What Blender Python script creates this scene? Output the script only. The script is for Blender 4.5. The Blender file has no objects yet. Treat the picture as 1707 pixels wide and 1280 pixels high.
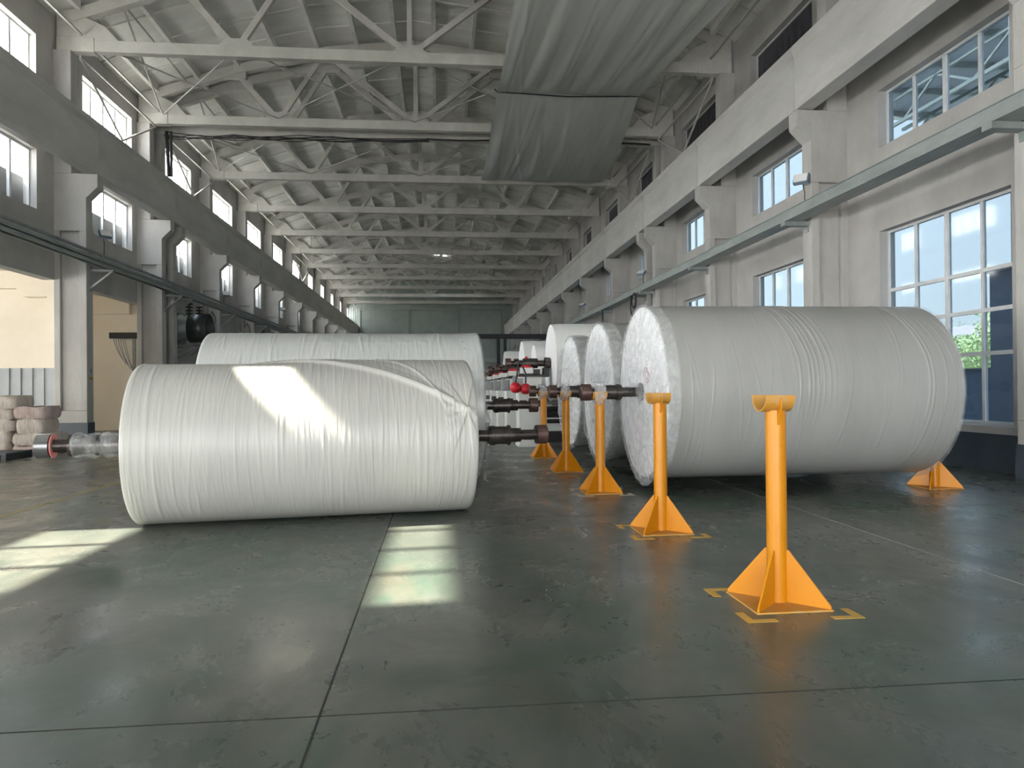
import bpy, math, random
import numpy as np
from mathutils import Vector, Matrix
random.seed(7); rng = np.random.default_rng(7)
S = bpy.context.scene
COL = S.collection
PI = math.pi

# ------------------------------------------------------------------ camera
F = 1215.0; YAW = math.atan(122 / F); PIT = math.radians(.29); ROL = .009; CAMH = 1.45
fw = Vector((math.sin(YAW) * math.cos(PIT), math.cos(YAW) * math.cos(PIT), math.sin(PIT)))
rt = fw.cross(Vector((0, 0, 1))).normalized(); up = rt.cross(fw)
r2 = rt * math.cos(ROL) - up * math.sin(ROL); u2 = up * math.cos(ROL) + rt * math.sin(ROL)
cd = bpy.data.cameras.new('camera'); cam = bpy.data.objects.new('camera', cd); COL.objects.link(cam)
cd.sensor_fit = 'HORIZONTAL'; cd.sensor_width = 36; cd.lens = 36 * F / 1707; cd.clip_end = 500; cd.clip_start = .05
cam.matrix_world = Matrix(((r2.x, u2.x, -fw.x, 0), (r2.y, u2.y, -fw.y, 0), (r2.z, u2.z, -fw.z, CAMH), (0, 0, 0, 1)))
S.camera = cam

# ------------------------------------------------------------------ light
W = bpy.data.worlds.new('sky'); S.world = W; W.use_nodes = True
wt = W.node_tree; wt.nodes.clear()
wo = wt.nodes.new('ShaderNodeOutputWorld'); wb = wt.nodes.new('ShaderNodeBackground')
tc = wt.nodes.new('ShaderNodeTexCoord'); sx = wt.nodes.new('ShaderNodeSeparateXYZ')
rp = wt.nodes.new('ShaderNodeValToRGB'); nz = wt.nodes.new('ShaderNodeTexNoise')
nz.inputs['Scale'].default_value = 2.2; nz.inputs['Detail'].default_value = 5
cr2 = wt.nodes.new('ShaderNodeValToRGB'); mx_ = wt.nodes.new('ShaderNodeMixRGB')
rp.color_ramp.elements[0].position = 0.0; rp.color_ramp.elements[0].color = (.95, .95, .90, 1)
rp.color_ramp.elements[1].position = .75; rp.color_ramp.elements[1].color = (.60, .76, .93, 1)
cr2.color_ramp.elements[0].position = .42; cr2.color_ramp.elements[1].position = .68
mx_.inputs[2].default_value = (.93, .95, .97, 1)
wt.links.new(tc.outputs['Generated'], sx.inputs[0]); wt.links.new(sx.outputs['Z'], rp.inputs[0])
wt.links.new(tc.outputs['Generated'], nz.inputs['Vector']); wt.links.new(nz.outputs['Fac'], cr2.inputs[0])
wt.links.new(cr2.outputs[0], mx_.inputs[0]); wt.links.new(rp.outputs[0], mx_.inputs[1])
wt.links.new(mx_.outputs[0], wb.inputs['Color']); wb.inputs['Strength'].default_value = 4.5
# haze round the sun: the sky is brighter towards the left (-x)
smr = wt.nodes.new('ShaderNodeMapRange'); smr.inputs[1].default_value = .6; smr.inputs[2].default_value = -.9
smr.inputs[3].default_value = 4.6; smr.inputs[4].default_value = 11.0
wt.links.new(sx.outputs['X'], smr.inputs[0]); wt.links.new(smr.outputs[0], wb.inputs['Strength'])
wt.links.new(wb.outputs[0], wo.inputs[0])
sd = bpy.data.lights.new('sun', 'SUN'); sd.energy = 26; sd.angle = math.radians(.7); sd.color = (1, .93, .78)
sun = bpy.data.objects.new('sun', sd); COL.objects.link(sun); sun.location = (-30, 0, 40)
sun.rotation_euler = Vector((1, .08, -.995)).to_track_quat('-Z', 'Y').to_euler()
S.view_settings.view_transform = 'Standard'; S.view_settings.look = 'None'; S.view_settings.gamma = 1
S.view_settings.use_curve_mapping = False; S.view_settings.exposure = 0.9
cy = S.cycles
cy.use_denoising = True; cy.max_bounces = 10; cy.diffuse_bounces = 6; cy.glossy_bounces = 3
cy.transparent_max_bounces = 12; cy.transmission_bounces = 2; cy.caustics_reflective = False; cy.caustics_refractive = False
cy.sample_clamp_indirect = 6

# ------------------------------------------------------------------ helpers
ORD = ['first', 'second', 'third', 'fourth', 'fifth', 'sixth', 'seventh', 'eighth', 'ninth', 'tenth', 'eleventh',
       'twelfth', 'thirteenth', 'fourteenth', 'fifteenth', 'sixteenth']


class MB:
    def __init__(s): s.v = []; s.f = []; s.sm = []
    def add(s, vs, fs, smooth=False):
        o = len(s.v); s.v += [tuple(p) for p in vs]
        for f in fs: s.f.append([i + o for i in f]); s.sm.append(smooth)
        return s
    def box(s, x0, x1, y0, y1, z0, z1):
        x0, x1 = min(x0, x1), max(x0, x1); y0, y1 = min(y0, y1), max(y0, y1); z0, z1 = min(z0, z1), max(z0, z1)
        v = [(x, y, z) for z in (z0, z1) for y in (y0, y1) for x in (x0, x1)]
        return s.add(v, [(0, 2, 3, 1), (4, 5, 7, 6), (0, 1, 5, 4), (2, 6, 7, 3), (0, 4, 6, 2), (1, 3, 7, 5)])
    def prism(s, poly, axis, a, b):
        """poly: list of 2-D points; axis: 'x' (poly y,z), 'y' (poly x,z) or 'z' (poly x,y)"""
        n = len(poly)
        def P(p, t): return {'x': (t, p[0], p[1]), 'y': (p[0], t, p[1]), 'z': (p[0], p[1], t)}[axis]
        v = [P(p, a) for p in poly] + [P(p, b) for p in poly]
        fs = [[i, (i + 1) % n, n + (i + 1) % n, n + i] for i in range(n)] + [list(range(n - 1, -1, -1)), list(range(n, 2 * n))]
        return s.add(v, fs)
    def bar(s, p, q, w, h=None, upv=(0, 0, 1)):
        h = h or w; p = Vector(p); q = Vector(q); d = (q - p).normalized()
        a = d.cross(Vector(upv))
        if a.length < 1e-4: a = d.cross(Vector((0, 1, 0)))
        a.normalize(); b = a.cross(d)
        v = [e + a * (w / 2) * i + b * (h / 2) * j for e in (p, q) for i, j in ((-1, -1), (1, -1), (1, 1), (-1, 1))]
        return s.add(v, [(0, 1, 2, 3), (7, 6, 5, 4), (0, 4, 5, 1), (1, 5, 6, 2), (2, 6, 7, 3), (3, 7, 4, 0)])
    def tube(s, pts, r, n=8, cap=True):
        pts = [Vector(p) for p in pts]; rings = []; prev = None
        for i, p in enumerate(pts):
            d = (pts[min(i + 1, len(pts) - 1)] - pts[max(i - 1, 0)]).normalized()
            if prev is None:
                a = d.cross(Vector((0, 0, 1)))
                if a.length < 1e-3: a = d.cross(Vector((0, 1, 0)))
            else: a = prev - d * prev.dot(d)
            a.normalize(); prev = a; b = a.cross(d); rr = r[i] if isinstance(r, (list, tuple)) else r
            rings += [p + (a * math.cos(t) + b * math.sin(t)) * rr for t in [2 * PI * k / n for k in range(n)]]
        m = len(pts); fs = [[i * n + k, i * n + (k + 1) % n, (i + 1) * n + (k + 1) % n, (i + 1) * n + k] for i in range(m - 1) for k in range(n)]
        s.add(rings, fs, True)
        if cap: s.add(rings[:n], [list(range(n))[::-1]]); s.add(rings[-n:], [list(range(n))])
        return s
    def lathe(s, o, d, prof, n=32, smooth=True):
        """prof: [(t along d, radius)]"""
        o = Vector(o); d = Vector(d).normalized(); a = d.cross(Vector((0, 0, 1)))
        if a.length < 1e-3: a = Vector((1, 0, 0))
        a.normalize(); b = a.cross(d); v = []
        for t, r in prof: v += [o + d * t + (a * math.cos(k) + b * math.sin(k)) * r for k in [2 * PI * j / n for j in range(n)]]
        m = len(prof)
        return s.add(v, [[i * n + k, i * n + (k + 1) % n, (i + 1) * n + (k + 1) % n, (i + 1) * n + k] for i in range(m - 1) for k in range(n)], smooth)
    def step(s, o, d, segs, n=32):
        """stepped shaft with crisp shoulders; segs: [(length, radius)]"""
        t = 0; prof = [(0, 0.001)]
        for L, r in segs: prof += [(t, r), (t + L, r)]; t += L
        prof.append((t, .001))
        for (t0, r0), (t1, r1) in zip(prof, prof[1:]): s.lathe(o, d, [(t0, r0), (t1, r1)], n, smooth=(r0 == r1))
        return s
    def grid(s, P, closed=False):
        P = np.asarray(P); m, n, _ = P.shape; v = P.reshape(-1, 3).tolist()
        nn = n if closed else n - 1
        return s.add(v, [[i * n + k, i * n + (k + 1) % n, (i + 1) * n + (k + 1) % n, (i + 1) * n + k] for i in range(m - 1) for k in range(nn)], True)
    def mesh(s, name, mat):
        me = bpy.data.meshes.new(name); me.from_pydata([tuple(p) for p in s.v], [], s.f)
        me.polygons.foreach_set('use_smooth', s.sm); me.materials.append(mat); me.update(); return me
    def build(s, name, mat, parent=None, loc=(0, 0, 0), bevel=0, seg=2):
        import bmesh
        me = s.mesh(name, mat)
        bm = bmesh.new(); bm.from_mesh(me); bmesh.ops.recalc_face_normals(bm, faces=bm.faces); bm.to_mesh(me); bm.free()
        o = bpy.data.objects.new(name, me); COL.objects.link(o); o.location = loc
        if parent: o.parent = parent
        if bevel:
            b = o.modifiers.new('bevel', 'BEVEL'); b.width = bevel; b.segments = seg; b.limit_method = 'ANGLE'; b.angle_limit = .7
        return o


def tag(o, label, cat, group=None, kind=None):
    o['label'] = label; o['category'] = cat
    if group: o['group'] = group
    if kind: o['kind'] = kind
    return o


def structure(o): o['kind'] = 'structure'; return o


def thing(name, label, cat, loc=(0, 0, 0), rz=0, group=None):
    o = bpy.data.objects.new(name, None); COL.objects.link(o); o.location = loc; o.rotation_euler = (0, 0, rz)
    o.empty_display_size = .1
    return tag(o, label, cat, group)


def kids(o): return [c for c in bpy.data.objects if c.parent == o]


def dup(root, loc=None, label=None, name=None):
    def cp(o, parent):
        c = o.copy(); COL.objects.link(c); c.parent = parent
        for ch in kids(o): cp(ch, c)
        return c
    r = cp(root, None)
    if loc is not None: r.location = loc
    if label: r['label'] = label
    if name: r.name = name
    return r


# ------------------------------------------------------------------ materials
def mat(name, c1, c2=None, rough=.6, scale=3, stretch=(1, 1, 1), metal=0, bump=0, bscale=None, bstretch=None, spec=.5,
        lo=.35, hi=.65, detail=6, rvar=0, coat=0, stain=None):
    m = bpy.data.materials.new(name); m.use_nodes = True; t = m.node_tree; b = t.nodes['Principled BSDF']
    b.inputs['Roughness'].default_value = rough; b.inputs['Metallic'].default_value = metal
    b.inputs['Specular IOR Level'].default_value = spec; b.inputs['Coat Weight'].default_value = coat
    b.inputs['Base Color'].default_value = (*c1, 1)
    tcx = t.nodes.new('ShaderNodeTexCoord'); mp = t.nodes.new('ShaderNodeMapping'); mp.inputs['Scale'].default_value = stretch
    t.links.new(tcx.outputs['Object'], mp.inputs[0])
    n = t.nodes.new('ShaderNodeTexNoise'); n.inputs['Scale'].default_value = scale; n.inputs['Detail'].default_value = detail
    n.inputs['Roughness'].default_value = .6
    t.links.new(mp.outputs[0], n.inputs['Vector'])
    out = None
    if c2:
        r = t.nodes.new('ShaderNodeValToRGB'); r.color_ramp.elements[0].position = lo; r.color_ramp.elements[1].position = hi
        r.color_ramp.elements[0].color = (*c1, 1); r.color_ramp.elements[1].color = (*c2, 1)
        t.links.new(n.outputs['Fac'], r.inputs[0]); out = r.outputs[0]
        if stain:
            n3 = t.nodes.new('ShaderNodeTexNoise'); n3.inputs['Scale'].default_value = stain[1]; n3.inputs['Detail'].default_value = 8
            n3.inputs['Roughness'].default_value = .7
            mp3 = t.nodes.new('ShaderNodeMapping'); mp3.inputs['Scale'].default_value = stain[2]; mp3.inputs['Location'].default_value = (3, 8, 2)
            t.links.new(tcx.outputs['Object'], mp3.inputs[0]); t.links.new(mp3.outputs[0], n3.inputs['Vector'])
            r3 = t.nodes.new('ShaderNodeValToRGB'); r3.color_ramp.elements[0].position = stain[3]; r3.color_ramp.elements[1].position = stain[4]
            r3.color_ramp.elements[0].color = (0, 0, 0, 1); r3.color_ramp.elements[1].color = (stain[5],) * 3 + (1,)
            t.links.new(n3.outputs['Fac'], r3.inputs[0])
            mx = t.nodes.new('ShaderNodeMixRGB'); mx.inputs[2].default_value = (*stain[0], 1)
            t.links.new(r3.outputs[0], mx.inputs[0]); t.links.new(out, mx.inputs[1]); out = mx.outputs[0]
        t.links.new(out, b.inputs['Base Color'])
    if rvar:
        mr = t.nodes.new('ShaderNodeMapRange'); mr.inputs[3].default_value = rough - rvar; mr.inputs[4].default_value = rough + rvar
        mr.inputs[1].default_value = .3; mr.inputs[2].default_value = .7
        t.links.new(n.outputs['Fac'], mr.inputs[0]); t.links.new(mr.outputs[0], b.inputs['Roughness'])
    if bump:
        n2 = t.nodes.new('ShaderNodeTexNoise'); n2.inputs['Scale'].default_value = bscale or scale * 4; n2.inputs['Detail'].default_value = 4
        mp2 = t.nodes.new('ShaderNodeMapping'); mp2.inputs['Scale'].default_value = bstretch or stretch
        t.links.new(tcx.outputs['Object'], mp2.inputs[0]); t.links.new(mp2.outputs[0], n2.inputs['Vector'])
        bp = t.nodes.new('ShaderNodeBump'); bp.inputs['Strength'].default_value = bump; bp.inputs['Distance'].default_value = .02
        t.links.new(n2.outputs['Fac'], bp.inputs['Height']); t.links.new(bp.outputs[0], b.inputs['Normal'])
    return m


def glass(name, tint, gloss=.08, grey=0.0, gcol=(.5, .5, .5)):
    m = bpy.data.materials.new(name); m.use_nodes = True; t = m.node_tree; t.nodes.clear()
    o = t.nodes.new('ShaderNodeOutputMaterial'); tr = t.nodes.new('ShaderNodeBsdfTransparent'); gl = t.nodes.new('ShaderNodeBsdfGlossy')
    df = t.nodes.new('ShaderNodeBsdfDiffuse'); m1 = t.nodes.new('ShaderNodeMixShader'); m2 = t.nodes.new('ShaderNodeMixShader')
    tr.inputs[0].default_value = (*tint, 1); gl.inputs['Roughness'].default_value = .05; df.inputs[0].default_value = (*gcol, 1)
    m1.inputs[0].default_value = gloss; m2.inputs[0].default_value = grey
    t.links.new(tr.outputs[0], m1.inputs[1]); t.links.new(gl.outputs[0], m1.inputs[2])
    t.links.new(m1.outputs[0], m2.inputs[1]); t.links.new(df.outputs[0], m2.inputs[2]); t.links.new(m2.outputs[0], o.inputs[0])
    return m


def film(name, fac=.4, bs=14):
    """clear crumpled stretch film: partly see-through, partly shiny white"""
    m = bpy.data.materials.new(name); m.use_nodes = True; t = m.node_tree; b = t.nodes['Principled BSDF']
    b.inputs['Base Color'].default_value = (.86, .88, .9, 1); b.inputs['Roughness'].default_value = .25; b.inputs['Specular IOR Level'].default_value = .6
    o = t.nodes['Material Output']; tr = t.nodes.new('ShaderNodeBsdfTransparent'); mx = t.nodes.new('ShaderNodeMixShader')
    tcx = t.nodes.new('ShaderNodeTexCoord'); mp = t.nodes.new('ShaderNodeMapping'); mp.inputs['Scale'].default_value = (1, 1, .8)
    n = t.nodes.new('ShaderNodeTexNoise'); n.inputs['Scale'].default_value = bs; n.inputs['Detail'].default_value = 6; n.inputs['Distortion'].default_value = .3
    t.links.new(tcx.outputs['Object'], mp.inputs[0]); t.links.new(mp.outputs[0], n.inputs['Vector'])
    bp = t.nodes.new('ShaderNodeBump'); bp.inputs['Strength'].default_value = .28; bp.inputs['Distance'].default_value = .02
    t.links.new(n.outputs['Fac'], bp.inputs['Height']); t.links.new(bp.outputs[0], b.inputs['Normal'])
    r = t.nodes.new('ShaderNodeMapRange'); r.inputs[1].default_value = .35; r.inputs[2].default_value = .7
    r.inputs[3].default_value = max(0, fac - .10); r.inputs[4].default_value = min(1, fac + .16)
    t.links.new(n.outputs['Fac'], r.inputs[0]); t.links.new(r.outputs[0], mx.inputs[0])
    t.links.new(tr.outputs[0], mx.inputs[1]); t.links.new(b.outputs[0], mx.inputs[2]); t.links.new(mx.outputs[0], o.inputs[0])
    return m


M_wall = mat('limewashed_wall', (.385, .37, .355), (.49, .475, .455), .85, .7, (1, 1, .6), bump=.5, bscale=9, stain=((.33, .32, .31), .55, (1, .3, 1.6), .5, .75, .55))
M_conc = mat('painted_concrete', (.415, .40, .385), (.52, .505, .485), .8, 1.1, (1, 1, .5), bump=.35, bscale=14, stain=((.36, .35, .34), .9, (1, 1, .4), .52, .78, .45))
M_beam = mat('crane_beam_concrete', (.52, .51, .49), (.63, .61, .59), .8, .8, (1, .35, 1), bump=.3, bscale=10, stain=((.31, .31, .30), .7, (1, .3, 1.3), .5, .75, .5))
M_truss = mat('truss_concrete', (.50, .485, .455), (.61, .59, .555), .8, 1.5, bump=.3, bscale=12, stain=((.38, .37, .35), 1.3, (1, 1, 1), .5, .78, .4))
M_roof = mat('roof_slab', (.66, .65, .62), (.82, .81, .78), .9, .55, (.35, 1, 1), bump=.6, bscale=5, bstretch=(.15, 3, 1), stain=((.40, .395, .38), .6, (.25, 1.6, 1), .48, .72, .6))
M_cream = mat('cream_wall', (.80, .71, .58), (.86, .78, .66), .85, .8)
M_dado = mat('slate_dado', (.045, .06, .08), (.065, .08, .1), .45, 2)
M_rail = mat('crane_rail_steel', (.10, .10, .09), (.17, .16, .15), .5, 6, metal=.6)
M_galv = mat('galvanised_steel', (.25, .285, .275), (.33, .36, .35), .45, 5, (1, .3, 1), metal=.3)
M_gdark = mat('grey_steel', (.25, .26, .27), (.34, .35, .36), .5, 4, metal=.4)
M_rod = mat('brace_steel_grey', (.45, .44, .42), (.55, .54, .52), .55, 4)
M_black = mat('black_rubber', (.018, .018, .02), (.03, .03, .033), .5, 6)
M_yel = mat('yellow_paint', (.54, .20, .001), (.58, .22, .0015), .38, 3, rvar=.06)
M_yel2 = mat('yellow_paint_scuffed', (.50, .24, .03), (.50, .29, .10), .55, 8, lo=.4, hi=.6)
M_tape = mat('yellow_tape', (.66, .38, .04), (.6, .38, .12), .6, 10)
M_shaft = mat('oiled_steel', (.055, .048, .046), (.11, .095, .09), .32, 8, metal=.75, rvar=.08)
M_rust = mat('brown_steel', (.085, .05, .045), (.15, .09, .08), .4, 10, metal=.5)
M_red = mat('red_paint', (.65, .015, .03), (.5, .012, .025), .35, 5)
M_reddisc = mat('faded_red_face', (.62, .12, .11), (.42, .22, .2), .5, 10)
M_chrome = mat('bright_steel', (.55, .55, .56), (.4, .4, .42), .22, 8, (1, 6, 6), metal=.9)
M_mach = mat('machine_white', (.78, .79, .77), (.72, .73, .71), .4, 2)
M_wframe = mat('window_frame_white', (.66, .67, .67), (.58, .59, .60), .45, 4)
M_glass = glass('window_glass', (.285, .325, .355), .05, .02, (.45, .52, .6))
M_glassL = glass('window_glass_left', (.95, .95, .95), .05, .02, (.8, .8, .8))
M_dark = mat('dark_mesh_sheet', (.035, .032, .04), (.075, .07, .085), .8, 2.5, (1, 2, .6), bump=.4, bscale=6)
M_cloth = mat('grey_shade_cloth', (.47, .475, .465), (.54, .545, .53), .8, 1.2, (2.5, .25, 1), bump=.25, bscale=3, bstretch=(6, .5, 1))
M_hem = mat('dark_cord', (.03, .03, .035), rough=.7)
M_corr = mat('corrugated_sheet', (.36, .41, .39), (.44, .49, .46), .5, .8, metal=.1)
M_sheet = mat('grey_sheet_metal', (.36, .38, .40), (.44, .46, .48), .45, 1.5)
M_fan = mat('fan_dark_metal', (.05, .055, .055), (.09, .1, .1), .4, 5, metal=.4)
M_bale = mat('pulp_bale_paper', (.56, .48, .42), (.76, .69, .62), .9, 5, (3, 3, .5), bump=1, bscale=12, bstretch=(6, 6, .6))
M_bale2 = mat('pulp_bale_pink', (.50, .36, .34), (.70, .60, .55), .9, 5, (3, 3, .5), bump=1, bscale=12, bstretch=(6, 6, .6))
M_paper = mat('tissue_paper', (.80, .80, .79), (.76, .76, .75), .9, 3)
M_paperend = mat('tissue_roll_end', (.83, .83, .85), (.78, .78, .81), .85, 20, (1, 1, 1))
M_wrapL = mat('milky_wrap_film', (.43, .425, .40), (.48, .475, .445), .42, 2, (1, .3, .3), bump=.22, bscale=7, bstretch=(4.5, .35, .35), spec=.6)
M_wrapR = mat('clear_wrap_film', (.32, .32, .31), (.36, .36, .35), .3, 2, (1, .3, .3), bump=.12, bscale=5, bstretch=(4, .3, .3), spec=.5)
M_crease = mat('film_crease', (.82, .83, .83), rough=.25, spec=.8)
M_film = film('stretch_film', .30, 8)
M_filmt = film('stretch_film_thin', .16, 7)
M_pink = mat('pink_marker', (.85, .66, .72), rough=.8)
M_white = mat('plain_white', (.8, .8, .8), rough=.6)
M_signg = mat('sign_plate', (.50, .52, .55), rough=.5)
M_signy = mat('sign_yellow', (.50, .47, .14), rough=.6)
M_lead = mat('flood_light_blue_grey', (.16, .22, .28), (.2, .26, .32), .4, 5)
M_ground = mat('yard_concrete', (.36, .36, .34), (.42, .42, .40), .9, .4)
M_fence = mat('blue_fence_sheet', (.16, .23, .34), (.2, .28, .38), .5, .6)
M_bld = mat('blue_shed_sheet', (.17, .21, .29), (.23, .27, .36), .5, .5, (1, 6, .2))
M_leaf = mat('tree_leaves', (.34, .46, .20), (.60, .70, .38), .8, 3)
M_leafd = mat('tree_leaves_dark', (.26, .36, .26), (.42, .5, .38), .8, 3)
M_trunk = mat('tree_trunk', (.12, .09, .06), rough=.9)


def floor_material():
    m = bpy.data.materials.new('epoxy_floor'); m.use_nodes = True; t = m.node_tree; b = t.nodes['Principled BSDF']
    L = t.links.new; N = t.nodes.new
    tcx = N('ShaderNodeTexCoord')
    def noise(sc, st, det=6, loc=(0, 0, 0), dist=0, rg=.6):
        mp = N('ShaderNodeMapping'); mp.inputs['Scale'].default_value = st; mp.inputs['Location'].default_value = loc
        L(tcx.outputs['Object'], mp.inputs[0]); n = N('ShaderNodeTexNoise'); n.inputs['Scale'].default_value = sc
        n.inputs['Detail'].default_value = det; n.inputs['Distortion'].default_value = dist; n.inputs['Roughness'].default_value = rg
        L(mp.outputs[0], n.inputs['Vector']); return n.outputs['Fac']
    def ramp(f, p0, c0, p1, c1):
        r = N('ShaderNodeValToRGB'); r.color_ramp.elements[0].position = p0; r.color_ramp.elements[1].position = p1
        r.color_ramp.elements[0].color = (*c0, 1); r.color_ramp.elements[1].color = (*c1, 1); L(f, r.inputs[0]); return r.outputs[0]
    def mix(f, a, c):
        x = N('ShaderNodeMixRGB')
        L(f, x.inputs[0]); L(a, x.inputs[1]) if not isinstance(a, tuple) else None
        x.inputs[2].default_value = (*c, 1); return x.outputs[0]
    base = ramp(noise(.9, (1, .7, 1), 12, (0, 0, 0), .5, .7), .38, (.060, .074, .063), .62, (.150, .153, .134))
    big = ramp(noise(.28, (1, .8, 1), 5, (11, 3, 0), .6, .6), .42, (0, 0, 0), .62, (.8, .8, .8))
    c = mix(big, base, (.074, .090, .077))
    g = ramp(noise(.45, (1, .8, 1), 8, (5, 2, 0), .8, .65), .50, (0, 0, 0), .64, (.75, .75, .75))
    c = mix(g, c, (.040, .086, .060))
    br = ramp(noise(1.1, (1, .5, 1), 9, (9, 4, 0), .4, .7), .52, (0, 0, 0), .70, (.6, .6, .6))
    c = mix(br, c, (.115, .098, .070))
    sc = ramp(noise(9, (1.6, .5, 1), 8, (4, 1, 0), 1.5, .8), .56, (0, 0, 0), .72, (.5, .5, .5))
    c = mix(sc, c, (.16, .165, .15))
    sp = ramp(noise(9, (1, 1, 1), 6, (1, 7, 0)), .67, (0, 0, 0), .72, (.6, .6, .6))
    c = mix(sp, c, (.022, .028, .026))
    L(c, b.inputs['Base Color'])
    rr = N('ShaderNodeMapRange'); rr.inputs[1].default_value = .3; rr.inputs[2].default_value = .7
    rr.inputs[3].default_value = .20; rr.inputs[4].default_value = .40; L(noise(1.6, (1, .7, 1), 9, (2, 2, 0), .5, .7), rr.inputs[0]); L(rr.outputs[0], b.inputs['Roughness'])
    bp = N('ShaderNodeBump'); bp.inputs['Strength'].default_value = .12; bp.inputs['Distance'].default_value = .02
    L(noise(2.5, (1, 1.4, 1), 2), bp.inputs['Height']); L(bp.outputs[0], b.inputs['Normal'])
    b.inputs['Specular IOR Level'].default_value = .42
    return m


M_floor = floor_material()

# ------------------------------------------------------------------ the setting
def mx(x): return -1.6 - x            # mirror about the hall axis x = -0.8
GR = [-9.3, -3, 3.3, 9.6, 15.9, 22.2, 28.55, 35.1, 41.4, 47.7, 54.0, 60.3, 66.6, 72.9, 79.2, 85.5, 91.0]   # bay lines
YB = -9.3; YF = 91.0
ZR = 11.35                              # underside of the trusses

m = MB(); m.box(-24, 9.4, YB - 3, YF + .3, -.2, 0)
floor = structure(m.build('floor', M_floor))
# expansion joints and painted lines in the floor
m = MB()
m.box(-.545, -.535, YB, YF, 0, .0015)
for y in (-1.5, 3.31, 8.1, 12.9, 17.7, 22.5, 27.3, 32.1): m.box(-10, 9, y - .004, y + .004, 0, .0015)
structure(m.build('trim_1', mat('joint_dark', (.02, .022, .02), rough=.9)))
m = MB(); m.box(4.166, 4.174, YB, YF, 0, .002)
structure(m.build('trim_6', mat('joint_filler_pale', (.30, .30, .27), rough=.8)))
m = MB(); m.box(-5.11, -5.04, YB, 60, 0, .002)
structure(m.build('trim_2', mat('line_yellow_worn', (.42, .33, .10), (.25, .22, .12), .6, 6)))

def bay(i):   # clear Y interval between column i and i+1, and the window interval
    return GR[i], GR[i + 1]

def wall_with_holes(mb, x0, x1, y0, y1, z0, z1, holes):
    """holes: (ya,yb,za,zb) inside; build boxes around by z-bands"""
    zs = sorted({z0, z1, *[h[2] for h in holes], *[h[3] for h in holes]})
    for za, zb in zip(zs, zs[1:]):
        cut = sorted([(h[0], h[1]) for h in holes if h[2] <= za and h[3] >= zb]); y = y0
        for a, b_ in cut:
            if a > y: mb.box(x0, x1, y, a, za, zb)
            y = b_
        if y < y1: mb.box(x0, x1, y, y1, za, zb)

R_LOW = (.74, 4.72); R_UP = (6.5, 7.72); CL = (10.1, 11.34); L_MID = (6.5, 8.16)
winR = []; winL = []
def wy(i, side):
    y = GR[i]
    if i == 2: return (4.05, 7.5)
    if side == 'R': return (y + 1.5, y + 5.1)
    return (y + 1.75, y + 5.4)

m = MB()
for i in range(0, 16):
    y0, y1 = GR[i], GR[i + 1]; a, b_ = wy(i, 'R')
    hs = []
    if i >= 2:
        hs = [(a, b_, *R_UP), (a, b_, *CL)]
        if i < 10: hs.append((a, b_, *R_LOW))
        for h in hs: winR.append((i, h))
    wall_with_holes(m, 9.4, 9.75, y0, y1, 0, 12.3, hs)
structure(m.build('wall_right', M_wall))
m = MB()
OPEN_TO = 28.55
for i in range(0, 16):
    y0, y1 = GR[i], GR[i + 1]; a, b_ = wy(i, 'L')
    hs = []
    if i >= 2: hs = [(a, b_, *L_MID), (a, b_, *CL)]
    for h in hs: winL.append((i, h))
    if y1 <= OPEN_TO: hs = hs + [(y0, y1, 0, 4.68)]
    wall_with_holes(m, -11.35, -11.0, y0, y1, 0, 12.3, hs)
structure(m.build('wall_left', M_wall))
m = MB(); m.box(9.1, 9.4, 2, YF, 0, .62); structure(m.build('baseboard_right', M_dado))
m = MB(); m.box(9.06, 9.4, 2, YF, .62, .74); structure(m.build('trim_3', M_wall))
m = MB(); m.box(-11.0, -10.9, 28.6, YF, 0, .62); structure(m.build('baseboard_left', M_dado))

m = MB(); wall_with_holes(m, -11.0, 9.4, YB - .3, YB, 0, 15.2, []) if False else None
for a_, b_, c_, d_ in ((-11, -6.5, 0, 15.2), (5.0, 9.4, 0, 15.2), (-6.5, 5.0, 5.2, 15.2)): m.box(a_, b_, YB - .3, YB, c_, d_)  # unseen end wall, its wide opening shaped to let sky light in
structure(m.build('wall_back', M_wall))
# far gable of corrugated sheet in three wide panels
m = MB()
x = -11.0; k = 0
while x < 9.4:
    m.prism([(x, 0), (x + .1, 0), (x + .13, -.05), (x + .22, -.05), (x + .25, 0)], 'z', 0, 11.2) if False else None
    m.box(x, x + .1, YF, YF + .1, 0, 15.2); m.box(x + .1, x + .25, YF + .05, YF + .1, 0, 15.2); x += .25
structure(m.build('wall_far', M_corr))
m = MB()
for x in (-3.6, 2.6, -9.6, 7.9): m.box(x - .09, x + .09, YF - .14, YF, 0, 11.3)
for z in (11.1, 3.6, 2.3): m.box(-9.6, 8, YF - .1, YF, z, z + .22)
structure(m.build('trim_4', mat('gable_post', (.30, .33, .31), rough=.6)))

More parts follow.
